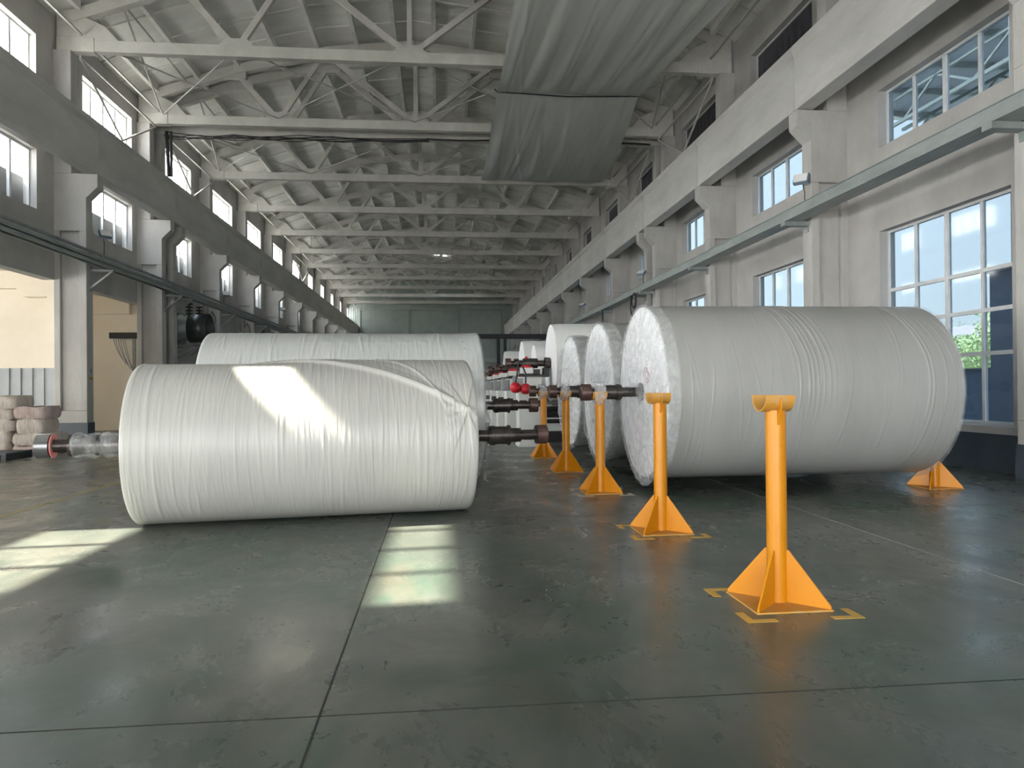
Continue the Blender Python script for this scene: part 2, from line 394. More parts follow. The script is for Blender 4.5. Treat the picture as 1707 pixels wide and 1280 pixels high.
# ceiling: precast slabs on the arched trusses, with ribs along the hall
TOP = [(-11.35, 12.25), (-10.3, 12.75), (-7.55, 13.75), (-4.2, 14.6), (-.8, 15.0)]
TOP += [(mx(x), z) for x, z in TOP[-2::-1]]
def roofz(x):
    for (a, za), (b_, zb) in zip(TOP, TOP[1:]):
        if a <= x <= b_: return za + (zb - za) * (x - a) / (b_ - a)
m = MB()
def roofseg(mb, ya, yb, skipx=None):
    for (a, za), (b_, zb) in zip(TOP, TOP[1:]):
        pieces = [(a, b_)]
        if skipx and a < skipx[1] and b_ > skipx[0]:
            pieces = [(a, max(a, skipx[0])), (min(b_, skipx[1]), b_)]
        for p, q in pieces:
            if q - p > .01:
                zp, zq = roofz(p), roofz(q)
                mb.prism([(p, zp), (q, zq), (q, zq + .14), (p, zp + .14)], 'y', ya, yb)
roofseg(m, YB, 73); roofseg(m, 73, 75.2, (-.7, .9)); roofseg(m, 75.2, YF + .3)
xs = [-10.3 + 1.46 * k for k in range(14)]
for i in range(0, 16):
    for x in xs:
        if x > 9: continue
        z = roofz(x)
        y0 = GR[i] + .3
        m.box(x - .07, x + .07, y0, GR[i + 1], z - .24, z + .03)
    yy = GR[i] + .3
    n = 4
    for q in range(1, n):
        y = GR[i] + (GR[i + 1] - GR[i]) * q / n
        for (a, za), (b_, zb) in zip(TOP, TOP[1:]):
            m.prism([(a, za - .05), (b_, zb - .05), (b_, zb + .02), (a, za + .02)], 'y', y - .03, y + .03)
structure(m.build('ceiling', M_roof))

# windows ------------------------------------------------------------------
def window_mesh(h, x, rows, ncol, thick=.05, mid=True, mt=.03):
    w = h[1] - h[0]; mb = MB(); z0, z1 = h[2], h[3]
    t = thick
    mb.box(x - .04, x + .04, 0, w, z0, z0 + t); mb.box(x - .04, x + .04, 0, w, z1 - t, z1)
    mb.box(x - .04, x + .04, 0, t, z0 + t, z1 - t); mb.box(x - .04, x + .04, w - t, w, z0 + t, z1 - t)
    for k in range(1, ncol):
        y = w * k / ncol; tt = .05 if (mid and k == ncol // 2) else mt
        mb.box(x - .035, x + .035, y - tt, y + tt, z0 + t, z1 - t)
    for z in rows:
        mb.box(x - .033, x + .033, t, w - t, z - .035, z + .035)
    return mb

wn = 0
cache = {}
def add_window(i, h, side, kind):
    global wn
    wn += 1
    key = (side, kind, round(h[1] - h[0], 3)); x = 9.62 if side == 'R' else -11.22
    if key not in cache:
        rows = [1.98, 2.74, 3.45] if kind == 'low' else []
        fr = window_mesh(h, x, rows, 1 if (side == 'R' and kind == 'clere') else 4, mt=.045 if side == 'L' else .03).build('window_%d' % wn, M_wframe)
        g = MB(); g.box(x - .004, x + .004, .05, h[1] - h[0] - .05, h[2] + .05, h[3] - .05)
        pm = M_glassL if side == 'L' else (M_dark if kind == 'clere' else M_glass)
        pn = g.build('pane', pm, fr); cache[key] = fr
        if kind == 'clere' and side == 'R': pn['label'] = 'dark sheet covering the window panes'
    else:
        fr = dup(cache[key], name='window_%d' % wn)
    fr.location = (0, h[0], 0); structure(fr)
for i, h in winR: add_window(i, h, 'R', 'low' if h[2] < 2 else ('up' if h[2] < 8 else 'clere'))
for i, h in winL: add_window(i, h, 'L', 'mid' if h[2] < 8 else 'clere')

# columns ------------------------------------------------------------------
def column_mesh(side, w=.4):
    f = (lambda x: x) if side == 'R' else mx
    mb = MB()
    def B(x0, x1, y0, y1, z0, z1): mb.box(f(x0), f(x1), y0, y1, z0, z1)
    B(8.52, 9.42, 0, w, 0, .9); B(8.52, 8.72, 0, w, .9, 6.1); B(9.25, 9.42, 0, w, .9, 6.1)
    B(8.72, 9.25, .11, w - .11, .9, 6.1); B(8.52, 9.42, 0, w, 6.1, 7.76)
    mb.prism([(f(8.53), 7.05), (f(8.2), 7.38), (f(8.2), 7.76), (f(8.53), 7.76)], 'y', 0, w)
    B(8.92, 9.42, 0, w, 7.76, ZR)
    return mb
colpos = []
for i in range(2, 16):
    if i == 6: colpos += [(28.0, i), (29.15, i)]
    else: colpos.append((GR[i], i))
for side in 'RL':
    proto = None
    sn = 'right' if side == 'R' else 'left'
    vis = 0
    for k, (y, i) in enumerate(colpos):
        lab = 'pale concrete column with a crane corbel, %s of the row along the %s wall counting from the near end' % (ORD[k], sn)
        if proto is None:
            proto = thing('concrete_column', lab, 'column', (0, y, 0), 0, 'concrete columns along the %s wall' % sn)
            s_ = column_mesh(side).build('shaft', M_conc, proto, bevel=.015)
            f = (lambda x: x) if side == 'R' else mx
            b_ = MB(); b_.box(f(8.5), f(9.42), -.02, .42, 0, .55)
            b_.build('painted_base', M_dado, proto)['label'] = 'dark slate painted foot of the column'
        else: dup(proto, (0, y, 0), lab)

# crane beams --------------------------------------------------------------
for side in 'RL':
    f = (lambda x: x) if side == 'R' else mx
    sn = 'right' if side == 'R' else 'left'
    edges = [3.3, 9.6 + .2, 15.9 + .2, 22.2 + .2, 28.55, 35.3, 41.6, 47.9, 54.2, 60.5, 66.8, 73.1, 79.4, 85.7, 91]
    cachem = {}
    for k, (a, b_) in enumerate(zip(edges, edges[1:])):
        L = b_ - a - .03
        lab = 'long pale concrete crane beam, %s span from the near end on the %s side' % (ORD[k], sn)
        key = round(L, 2)
        if key not in cachem:
            t_ = thing('crane_beam', lab, 'beam', (0, a, 0), 0, 'crane beams on the %s side' % sn)
            mb = MB(); mb.box(f(8.22), f(8.62), 0, L, 7.78, 9.12)
            mb.prism([(f(8.22), 9.0), (f(8.17), 9.1), (f(8.17), 9.27), (f(8.75), 9.27), (f(8.75), 9.14), (f(8.62), 9.0)], 'y', 0, L)
            mb.build('girder', M_beam, t_, bevel=.012)
            rb = MB(); rb.box(f(8.3), f(8.55), 0, L, 9.27, 9.30); rb.box(f(8.40), f(8.45), 0, L, 9.30, 9.38); rb.box(f(8.385), f(8.465), 0, L, 9.38, 9.415)
            yy = .4
            while yy < L: rb.box(f(8.31), f(8.37), yy, yy + .08, 9.30, 9.36); yy += .8
            rb.build('crane_rail', M_rail, t_)
            cachem[key] = t_
        else: dup(cachem[key], (0, a, 0), lab)

# trusses ------------------------------------------------------------------
def make_truss(y, lab):
    t_ = thing('roof_truss', lab, 'roof truss', (0, y, 0), 0, 'arched concrete roof trusses')
    W_ = .26
    mb = MB(); mb.box(-10.95, 9.35, 0, W_, ZR, ZR + .34)
    for xe in (0, 1):
        f = (lambda x: x) if xe == 0 else mx
        mb.prism([(f(9.35), ZR + .3), (f(7.6), ZR + .3), (f(8.0), ZR + .75), (f(9.0), ZR + 1.2), (f(9.35), ZR + 1.2)], 'y', .01, W_ - .01)
        mb.box(f(9.35), f(8.3), -.02, W_ + .02, ZR - .02, ZR + .4)
    mb.build('bottom_chord', M_truss, t_, bevel=.015)
    tb = MB(); P = [(-10.9, 12.25), (-7.55, 13.45), (-4.2, 14.25), (-.8, 14.62)]; P += [(mx(a), b_) for a, b_ in P[-2::-1]]
    for p, q in zip(P, P[1:]): tb.bar((p[0], W_ / 2, p[1]), (q[0], W_ / 2, q[1]), W_, .34)
    for p in P[1:-1]: tb.box(p[0] - .45, p[0] + .45, .02, W_ - .02, p[1] - .32, p[1])
    tb.build('top_chord', M_truss, t_)
    Bn = [(-5.9, ZR + .25), (-.8, ZR + .25), (4.3, ZR + .25)]
    for bx, bz in Bn:
        gm = MB(); gm.prism([(bx - .55, ZR + .3), (bx - .3, ZR + .55), (bx + .3, ZR + .55), (bx + .55, ZR + .3)], 'y', .02, W_ - .02)
        gm.build('gusset_block', M_truss, t_)
    T = {k: p for k, p in zip(range(1, 6), P[1:-1])}
    for a, b_ in ((T[1], Bn[0]), (Bn[0], T[2]), (T[2], Bn[1]), (Bn[1], T[4]), (T[4], Bn[2]), (Bn[2], T[5]), (Bn[1], T[3])):
        MB().bar((a[0], W_ / 2, a[1]), (b_[0], W_ / 2, b_[1]), .15, .17).build('web_member', M_truss, t_)
    return t_
tr0 = None; k = 0
for i in range(3, 16):
    ys = [28.08, 29.22] if i == 6 else [GR[i] + .08]
    for y in ys:
        nm = 'arched white concrete roof truss, %s from the near end' % ORD[k]
        if tr0 is None: tr0 = make_truss(y, nm)
        else: dup(tr0, (0, y, 0), nm)
        k += 1

# steel bracing rods between trusses -----------------------------------------
def rods(name, lab, segs, cat='brace', r=.022, m_=None, group=None):
    mb = MB()
    for p, q in segs: mb.tube([p, q], r, 6)
    o = mb.build(name, m_ or M_rod); return tag(o, lab, cat, group)
zb = ZR + .3
for (ya, yb), nm in (((22.4, 28.1), 'near'), ((29.4, 35.2), 'middle'), ((54.2, 60.4), 'far')):
    for j, (xa, xb) in enumerate(((-10.1, -5.9), (-5.9, -.8), (-.8, 4.3), (4.3, 8.5))):
        rods('cross_brace', 'thin crossed rods between truss chords, %s braced bay, %s panel from the left' % (nm, ORD[j]),
             [((xa, ya, zb), (xb, yb, zb)), ((xb, ya, zb), (xa, yb, zb + .03))], group='flat cross braces under the roof')
    for sx, sn in ((8.75, 'right'), (mx(8.75), 'left')):
        rods('wall_brace', 'steel V brace in front of the clerestory window, %s braced bay on the %s' % (nm, sn),
             [((sx, ya, 11.2), (sx, (ya + yb) / 2, 9.75)), ((sx, yb, 11.2), (sx, (ya + yb) / 2, 9.75)), ((sx, ya, 11.25), (sx, yb, 11.25))], r=.035, group='V braces at the clerestory')
    for sx, sn in ((7.6, 'right'), (mx(7.6), 'left')):
        for yq in (ya,):
            rods('end_brace', 'light steel lattice between truss ends, %s braced bay on the %s' % (nm, sn),
                 [((sx + (.9 if sx > 0 else -.9), ya, 11.7), (sx, yb, 12.9)), ((sx, ya, 12.9), (sx + (.9 if sx > 0 else -.9), yb, 11.7)), ((sx, ya, 12.9), (sx, yb, 12.9))], r=.03, group='lattice braces at the truss ends')
kk = 0
for i in range(4, 16):
    for sx, sn in ((8.62, 'right'), (mx(8.62), 'left')):
        mb = MB(); mb.bar((sx, GR[i] + .35, 11.78), (sx, GR[i + 1] + (.0 if i != 5 else -.5), 11.78), .07, .05)
        tag(mb.build('eave_tie', M_conc), 'slim pale tie running between truss ends high on the %s, %s bay' % (sn, ORD[i - 4]), 'tie', 'eave ties')
# conduits and cable bundle slung under the double truss
mb = MB()
for s_ in range(5):
    pts = []
    for q in range(25):
        u = q / 24; x = -10.2 + 9.9 * u
        z = ZR - .10 - .16 * abs(math.sin(u * PI * (2 + s_ * .7) + s_)) * (1 - u * .7) - .02 * s_
        pts.append((x, 28.72 + .04 * s_ + .05 * math.sin(7 * u + s_), z))
    mb.tube(pts, .018 + .006 * (s_ % 2), 5)
for s_ in range(2): mb.tube([(-.4 + 9 * u / 14, 28.75 + .05 * s_, ZR - .1 - .03 * math.sin(u * .9)) for u in range(15)], .03, 5)
tag(mb.build('cable_bundle', M_black), 'tangled black cables slung under the paired roof trusses', 'cables')
mb = MB(); mb.tube([(-10.2, 28.78, 11.3), (-10.15, 28.85, 9.6)], .06, 6); mb.tube([(-10.05, 28.8, 11.3), (-10.05, 28.85, 9.6)], .05, 6)
tag(mb.build('cable_riser', M_black), 'dark cable riser in the gap between the paired left columns', 'cables')

# cable trays --------------------------------------------------------------
t_ = thing('cable_tray', 'galvanised cable tray on brackets along the right wall', 'cable tray', (0, 0, 0))
mb = MB(); mb.box(7.95, 7.965, 4, 84, 5.22, 5.46); mb.box(8.35, 8.365, 4, 84, 5.22, 5.46); mb.box(7.965, 8.35, 4, 84, 5.22, 5.235)
mb.box(7.93, 7.95, 4, 84, 5.44, 5.46)
mb.build('channel', M_galv, t_)
for y, i in colpos[1:]:
    b_ = MB(); b_.box(7.93, 8.56, y + .1, y + .3, 5.12, 5.22); b_.box(8.50, 8.56, y + .12, y + .28, 4.98, 5.12)
    b_.build('bracket', M_galv, t_)
t_ = thing('busbar_run', 'pair of grey busbar rails on triangular brackets along the left wall', 'busbar', (0, 0, 0))
mb = MB(); mb.tube([(-9.78, 6, 5.42), (-9.78, 84, 5.42)], .05, 8); mb.build('conduit', M_gdark, t_)
mb = MB(); mb.box(-9.72, -9.52, 6, 84, 5.12, 5.15); mb.box(-9.72, -9.70, 6, 84, 5.02, 5.24); mb.box(-9.54, -9.52, 6, 84, 5.02, 5.24); mb.box(-9.95, -9.85, 6, 84, 5.1, 5.2)
mb.build('rail', M_galv, t_)
for y, i in colpos[3:]:
    b_ = MB(); b_.bar((-10.14, y + .2, 4.98), (-9.45, y + .2, 4.98), .06); b_.bar((-10.12, y + .2, 4.45), (-9.5, y + .2, 4.95), .05); b_.bar((-10.11, y + .2, 4.38), (-10.11, y + .2, 5.5), .06); b_.bar((-10.14, y + .2, 5.36), (-9.7, y + .2, 5.36), .04)
    b_.build('bracket', M_gdark, t_)

# flood lights ---------------------------------------------------------------
def flood(x, y, z, rz, tilt, lab, cable=.7):
    t_ = thing('flood_light', lab, 'lamp', (x, y, z), rz, 'flood lights on the columns')
    mb = MB(); mb.box(-.17, .17, -.06, .05, -.13, .13); o = mb.build('housing', M_lead, t_, bevel=.02); o.rotation_euler = (tilt, 0, 0)
    mb = MB(); mb.box(-.15, .15, -.068, -.06, -.11, .11); g = mb.build('lens', M_white, o)
    mb = MB(); mb.bar((0, .05, 0), (0, .2, 0), .04); mb.build('bracket', M_gdark, t_)
    mb = MB(); mb.tube([(0, .12, -.05), (.03, .14, -.3), (.01, .15, -cable)], .012, 5); mb.build('cable', M_black, t_)
flood(8.33, 15.98, 6.18, PI * 1.75, -.5, 'grey flood light angled on the nearest visible right column', .6)
flood(8.30, 29.2, 6.1, PI * 1.75, -.9, 'small flood light on the paired right columns', .6)
flood(8.30, 41.6, 6.2, PI * 1.75, -.9, 'small flood light far down the right columns')
flood(-9.9, 22.9, 6.15, PI * .25, -.6, 'grey flood light with hanging cable on the nearest visible left column', 1.0)
flood(-9.9, 35.2, 5.95, PI * .25, -.6, 'small flood light with cable on a left column beyond the fan', .9)
flood(-9.9, 47.8, 6.6, PI * .25, -.6, 'small flood light far down the left columns')

# warning sign on the first visible left column
t_ = thing('warning_sign', 'small triangular warning sign over a yellow plate on a left column', 'sign', (-10.105, 22.4, 1.95))
mb = MB(); mb.prism([(-.13, -.02), (.13, -.02), (0, .24)], 'x', 0, .006); mb.build('triangle_plate', M_signg, t_)
mb = MB(); mb.prism([(-.02, .05), (.02, .05), (.028, .16), (-.028, .16)], 'x', .006, .009); mb.box(.006, .009, -.018, .018, .005, .035)
mb.build('exclamation_mark', M_black, t_)
mb = MB(); mb.box(0, .006, -.13, .13, -.17, -.07); mb.build('text_plate', M_signy, t_)
mb = MB()
for q in range(4): mb.box(.006, .008, -.1 + q * .055, -.06 + q * .055, -.14, -.10)
mb.build('lettering', M_dado, t_)

# annex on the left ------------------------------------------------------------
for y0, nm in ((22.6, 'wall_left_near'), (28.4, 'wall_left_far')):
    m = MB(); m.box(-24, -11.0, y0, y0 + .2, 2.15, 4.95)
    if y0 > 25: m.box(-24, -11.0, y0, y0 + .2, 0, 2.15)
    structure(m.build(nm, M_cream))
m = MB(); x = -24.
while x < -11.1: m.box(x, x + .04, 22.55, 22.6, 0, 2.15); m.box(x + .04, x + .32, 22.6, 22.66, 0, 2.15); x += .32
structure(m.build('wall_left_low', M_sheet))
m = MB(); m.box(-24, -11.35, YB, 28.6, 4.95, 5.15)
structure(m.build('ceiling_left', M_cream))
m = MB(); m.box(-24, -23.7, YB, 28.6, 0, 1.0); m.box(-24, -23.7, YB, 28.6, 3.9, 4.95)
for y in [-6 + 5 * q for q in range(8)]: m.box(-24, -23.7, y, y + 1.2, 1, 3.9)
structure(m.build('wall_far_left', M_cream))  # unseen annex side, gaps left so sun lights the cream room
m = MB(); m.box(-60, -11.75, YB, 91, 6.75, 7.05)
structure(m.build('ceiling_far_left', mat('annex_bounce_roof', (.62, .62, .60), rough=.8)))  # annex roof, made pale and wide to bounce sun up to the hall ceiling
m = MB(); m.prism([(-11.3, 4.2), (-11.9, 4.2), (-12.3, 4.68), (-11.3, 4.68)], 'y', 22.3, 22.55); m.prism([(-11.02, 3.95), (-11.35, 4.3), (-11.35, 4.68), (-11.02, 4.68)], 'y', 22.25, 22.6)
m.box(-24, -11.35, 22.35, 22.6, 4.45, 4.95); m.box(-24, -11.35, 28.15, 28.4, 4.3, 4.95)
structure(m.build('trim_5', M_cream))

# wall box with loose cables, annex far wall
m = MB(); m.box(-11.75, -11.6, YB, 91, 5.15, 7.5)
structure(m.build('wall_left_upper', mat('annex_shaded_face', (.07, .08, .09), rough=.8)))  # dark colour stands for the annex edge lying in shade
t_ = thing('electrical_box', 'black wiring trough with loose dangling wires on the cream wall', 'electrical box', (-11.6, 28.38, 3.5))
mb = MB(); mb.box(-.5, .45, -.14, 0, -.1, .12); mb.build('trough', M_black, t_, bevel=.01)
mb = MB()
for q in range(6):
    a = -.35 + .08 * q
    mb.tube([(a + .45 * u / 8 * (1 if q % 2 else 1.1), -.12 - .04 * math.sin(u), -.1 - (1.0 + .1 * q) * math.sin(u / 8 * PI * .55) * .9) for u in range(9)], .012, 5)
mb.build('loose_wire', M_gdark, t_)
mb = MB(); mb.box(.3, .40, -.08, 0, -1.6, -.1); mb.build('conduit', M_galv, t_)

# wall fan
t_ = thing('wall_fan', 'large dark axial fan with a square housing on the left wall', 'fan', (-10.9, 31.2, 4.0))
mb = MB(); mb.box(-.1, .35, -.62, .62, -.62, .62); mb.build('housing', M_fan, t_, bevel=.02)
mb = MB(); mb.lathe((.35, 0, 0), (1, 0, 0), [(0, .6), (.38, .44)], 28); mb.build('cone', M_galv, t_)
mb = MB(); mb.lathe((.5, 0, 0), (1, 0, 0), [(.22, .46), (.24, .58), (1.0, .62), (1.0, .58), (.26, .53)], 28); mb.build('duct', M_fan, t_)
mb = MB()
for q in range(6):
    a = q * PI / 3; mb.bar((1.2, .1 * math.cos(a), .1 * math.sin(a)), (1.2, .5 * math.cos(a), .5 * math.sin(a)), .03, .18)
mb.lathe((1.1, 0, 0), (1, 0, 0), [(0, .001), (0, .12), (.15, .1), (.18, .001)], 16); mb.build('blades', M_gdark, t_)
mb = MB(); mb.bar((0, -.5, -.75), (1.3, -.5, -.62), .06); mb.bar((0, .5, -.75), (1.3, .5, -.62), .06); mb.bar((0, -.5, -1.2), (1.1, -.5, -.66), .05); mb.bar((0, .5, -1.2), (1.1, .5, -.66), .05); mb.bar((1.25, -.6, -.64), (1.25, .6, -.64), .05)
mb.build('support_frame', M_gdark, t_)
for k, y in enumerate((30.1, 31.3)):
    mb = MB()
    for q in range(4): mb.lathe((-9.85, y, 4.93 - .13 * q), (0, 0, -1), [(0, .03), (.02, .13), (.06, .14), (.08, .03), (.13, .03)], 14)
    tag(mb.build('insulator', M_black), 'black ribbed insulator hanging under the left busbar, %s one' % ('nearer' if k == 0 else 'farther'), 'insulator', 'insulators above the fan')

# pulp bales in the annex ---------------------------------------------------------
def bale(x0, x1, z0, z1, y, dep, lab, mt=None, k=0):
    w, h = x1 - x0, z1 - z0; n = 14; mb = MB(); r_ = np.random.default_rng(k + 50)
    P = []
    ns = [r_.uniform(-1, 1, 5) for _ in range(6)]
    rows = 7
    for j in range(rows + 1):
        v = j / rows; ring = []
        for q in range(56):
            a = 2 * PI * q / 56; c, s = math.cos(a), math.sin(a)
            e = 9.0; rr = (abs(c) ** e + abs(s) ** e) ** (-1 / e)
            bul = .94 + .06 * math.sin(PI * v) + .012 * math.sin(9 * a + ns[0][0] * 5) + .012 * r_.uniform(-1, 1)
            if j in (0, rows): bul *= .97
            ring.append((w / 2 * c * rr * bul, dep / 2 * s * rr * bul, h * v + (.018 * math.sin(5 * a + k) if j == rows else 0)))
        P.append(ring)
    mb.grid(np.array(P), closed=True)
    mb.add([p for p in P[-1]], [list(range(56))], True); mb.add([p for p in P[0]], [list(range(56))[::-1]])
    o = mb.build('pulp_bale', mt or M_bale); o.location = ((x0 + x1) / 2, y, z0); tag(o, lab, 'bale', 'bales of waste paper piled in the annex')
BY = 18.6
BL = [(-11.0, -10.06, 0, .27, 'ribbed cream paper bale at the bottom left of the pile', 0),
      (-10.62, -10.05, .27, .53, 'cream bale second from the floor in the tall left stack', 0),
      (-10.56, -9.95, .53, .80, 'cream bale in the middle of the tall left stack', 0),
      (-10.66, -9.98, .80, 1.06, 'crumpled cream bale fourth up in the tall left stack', 0),
      (-10.70, -9.86, 1.06, 1.36, 'thick domed bale topping the tall left stack', 0),
      (-11.25, -10.72, .27, .62, 'pale bale at the left behind the lowest bales', 0),
      (-11.3, -10.74, .62, 1.0, 'tan bale at the left edge of the pile', 1),
      (-11.3, -10.74, 1.0, 1.42, 'uppermost bale at the far left of the pile', 0),
      (-10.02, -9.1, 0, .18, 'flat reddish bale on the floor at the right of the pile', 1),
      (-10.03, -9.06, .19, .47, 'wide creamy bale second from the floor on the right', 0),
      (-9.92, -9.28, .47, .82, 'smooth rounded bale third up on the right stack', 0),
      (-9.98, -9.22, .82, 1.1, 'boxy pale bale topping the right stack', 1)]
for k, (a, b_, c, d, lab, mk) in enumerate(BL): bale(a, b_, c, d, BY, .8, lab, M_bale2 if mk else M_bale, k)
t_ = thing('pallet', 'dark pallet lying on the floor in front of the bales', 'pallet', (-9.62, 17.0, 0))
mb = MB(); mb.box(-.75, .45, -.5, .5, .12, .15); mb.build('deck', M_dado, t_)
for q in (-.7, -.15, .4): MB().box(q - .05, q + .05, -.5, .5, 0, .12).build('runner', M_black, t_)

# rolls ----------------------------------------------------------------------------
def creases(ns, nt, L, R, n, seed, wr=(.010, .022), hr=(.003, .008), tilt=.06, th=(-1.8, 2.6), ln=(.3, 1.4)):
    r_ = np.random.default_rng(seed); s = np.linspace(0, L, ns)[:, None]; T = np.linspace(-PI, PI, nt, endpoint=False)[None, :]
    D = np.zeros((ns, nt))
    for _ in range(n):
        s0 = r_.uniform(.03, L - .03); t0 = r_.uniform(*th); l = r_.uniform(*ln); w = r_.uniform(*wr); h = r_.uniform(*hr); ti = r_.normal(0, tilt)
        win = np.exp(-((T - t0) / (l / 2)) ** 4)
        D += h * np.exp(-((s - s0 - ti * (T - t0)) / w) ** 2) * win
    return s, T, D

def roll_frame(c0, c1):
    c0 = Vector(c0); c1 = Vector(c1); d = (c1 - c0); L = d.length; d.normalize()
    ang = math.atan2(d.y, d.x); return L, ang

def cyl_grid(s, T, R):
    """theta=0 at the top, positive towards the viewer (-Y); local axis = +X"""
    X = np.broadcast_to(s, R.shape); Y = -R * np.sin(T); Z = R * np.cos(T)
    return np.stack([X, Y, Z], -1)

def make_roll(lab, c0, c1, R0, R1, body_m, ncre, seed, ns=200, nt=120, ends=True, extra=None, end_m=None, group=None, filmtop=False, **kw):
    L, ang = roll_frame(c0, c1)
    t_ = thing('paper_roll', lab, 'paper roll', c0, ang, group)
    s, T, D = creases(ns, nt, L, R0, ncre, seed, **kw)
    R = R0 + (R1 - R0) * (s / L) + D
    if extra is not None: R = R + extra(s, T, L)
    # soften both edges
    e = np.minimum(s, L - s); R = R - .018 * np.exp(-(e / .012))
    mb = MB(); mb.grid(cyl_grid(s, T, R), closed=True)
    mb.build('wrapped_body', body_m, t_)
    for x, r_, sg in ((.004, R0 - .016, -1), (L - .004, R1 - .016, 1)):
        em = MB(); n = 96; prof = [.075, .12, .125, r_ * .35, r_ * .6, r_ * .8, r_]
        vs = []; q = 0
        for rr in prof:
            off = .0
            vs += [(x + sg * (.012 if rr == .12 else off), -rr * math.sin(2 * PI * k / n), rr * math.cos(2 * PI * k / n)) for k in range(n)]
        em.add(vs, [[i * n + k, i * n + (k + 1) % n, (i + 1) * n + (k + 1) % n, (i + 1) * n + k] for i in range(len(prof) - 1) for k in range(n)], False)
        em.build('paper_end', end_m or M_paperend, t_)
    return t_, L

SEG = [(.03, .145), (.05, .12), (.20, .068), (.02, .10), (.06, .118), (.17, .108), (.03, .122), (.14, .085), (.05, .06), (.16, .062)]
def shaft(t_, L, side, scale=1.0, disc_m=None, mt=None, end=.115, flip=True, segs=None):
    d = (1, 0, 0) if side > 0 else (-1, 0, 0); o = (L if side > 0 else 0, 0, 0)
    sg = segs or SEG
    mb = MB(); mb.step((o[0] - d[0] * .05, 0, 0), d, [(a * scale if i else a + .05, r_) for i, (a, r_) in enumerate(sg)], 32); mb.build('core_shaft', mt or M_shaft, t_)
    tot = sum(a for a, r_ in sg) * scale
    mb = MB(); mb.step((o[0] + d[0] * tot, 0, 0), d, [(.13, end)], 32)
    mb.lathe((o[0] + d[0] * (tot + .129), 0, 0), d, [(0, end * .8), (.004, end * .8), (.004, .02)], 32)
    o2 = mb.build('end_disc', disc_m or M_rust, t_)
    return tot

# 1: nearest left roll, lying on the floor
def fold(s, T, L):
    u = s / L
    # diagonal gathered fold running from behind the crest down to the right end
    u0, u1 = .30, .985
    tt = np.clip((u - u0) / (u1 - u0), 0, 1); line = -.12 + 1.36 * tt ** 1.35
    on = 1 / (1 + np.exp(-(u - u0 - .02) / .015))
    E = .016 * on / (1 + np.exp((T - line) / .035)) * np.exp(-((T - line) / 1.6) ** 2)            # loose layer above the edge
    E = E + .026 * on * np.exp(-((T - line + .03) / .028) ** 2)
    for k, (o_, h, w) in enumerate(((.10, .015, .02), (.17, .012, .018), (.25, .010, .02), (.34, .007, .02))):
        E = E + h * on * np.exp(-((T - line + o_ * (1.15 - tt)) / w) ** 2) * (u < .93)
    # big loose crescent, from the crest to the knot
    arc = .1 + 1.0 * np.clip((u - .70) / .20, 0, 1) ** 1.8
    E = E + .014 * (u > .70) * (u < .905) * np.exp(-((T - arc) / .03) ** 2)
    # radial gathers at the knot by the right end
    ku, kt = .968, 1.18
    du = (u - ku) * L; dt = (T - kt) * .88; rr = np.sqrt(du ** 2 + dt ** 2); an = np.arctan2(dt, du)
    E = E + .03 * np.exp(-(rr / .05) ** 2)
    E = E + .013 * np.exp(-(rr / .38) ** 2) * (np.cos(an * 9 + .5) > .35) * (1 - np.exp(-(rr / .03) ** 2)) * (u > .9)
    # billow on top right
    E = E + .045 * on * np.clip((u - .36) / .2, 0, 1) * np.exp(-((T + .25) / .5) ** 2)
    return E
t1, L1 = make_roll('nearest white film-wrapped paper roll lying on the floor at the left', (-3.22, 8.3, .875), (.32, 8.75, .885), .865, .865, M_wrapL, 330, 3,
                   ns=620, nt=260, extra=fold, hr=(.0006, .0026), wr=(.008, .016), tilt=.035, th=(-1.2, 2.4), ln=(.4, 1.6))
shaft(t1, L1, 1, .95)
SEGL = [(.03, .12), (.18, .065), (.20, .105), (.04, .115), (.2, .1), (.05, .12), (.18, .07)]
shaft(t1, L1, -1, 1.0, M_chrome, M_shaft, .13, segs=SEGL)
mb = MB(); mb.step((-sum(a for a, r_ in SEGL) + .012, 0, 0), (1, 0, 0), [(.012, .126)], 32); mb.build('disc_face', M_reddisc, t1)['label'] = 'faded red inner face of the steel end disc'
# clear film wound round the left shaft
mb = MB(); s_ = np.linspace(0, .55, 60)[:, None]; T_ = np.linspace(-PI, PI, 40, endpoint=False)[None, :]
R_ = .125 + .012 * np.sin(s_ * 40) + .008 * np.sin(3 * T_ + s_ * 30) + .006 * rng.normal(size=(60, 40))
P = cyl_grid(-.12 - s_, T_, R_); mb.grid(P, closed=True); mb.build('shaft_film', M_filmt, t1)

# 2: larger left roll behind it
def fold2(s, T, L):
    u = s / L; E = .02 * np.clip((u - .9) / .1, 0, 1) ** 2 * np.sin(4 * T + 1)
    E = E + .012 * np.exp(-((T - .55) / .02) ** 2) * (u > .35) * (u < .8) * (.5 + .5 * np.sin(u * 90))
    E = E + .01 * np.exp(-((T - .95) / .02) ** 2) * (u > .3) * (u < .95) * (.5 + .5 * np.sin(u * 70))
    return E
M_wrap2 = mat('pale_wrap_film', (.50, .515, .505), (.55, .56, .55), .28, 2, (1, .3, .3), bump=.25, bscale=6, bstretch=(4.5, .5, .5), spec=.7)
t2, L2 = make_roll('large film-wrapped paper roll lying behind the nearest left roll', (-3.42, 11.45, 1.165), (.60, 11.7, 1.165), 1.15, 1.15, M_wrap2, 200, 5, ns=420, nt=200, extra=fold2,
                   hr=(.0015, .006), wr=(.010, .022), tilt=.12, th=(-1.5, 1.9), ln=(.3, 1.2))
shaft(t2, L2, 1, .95)
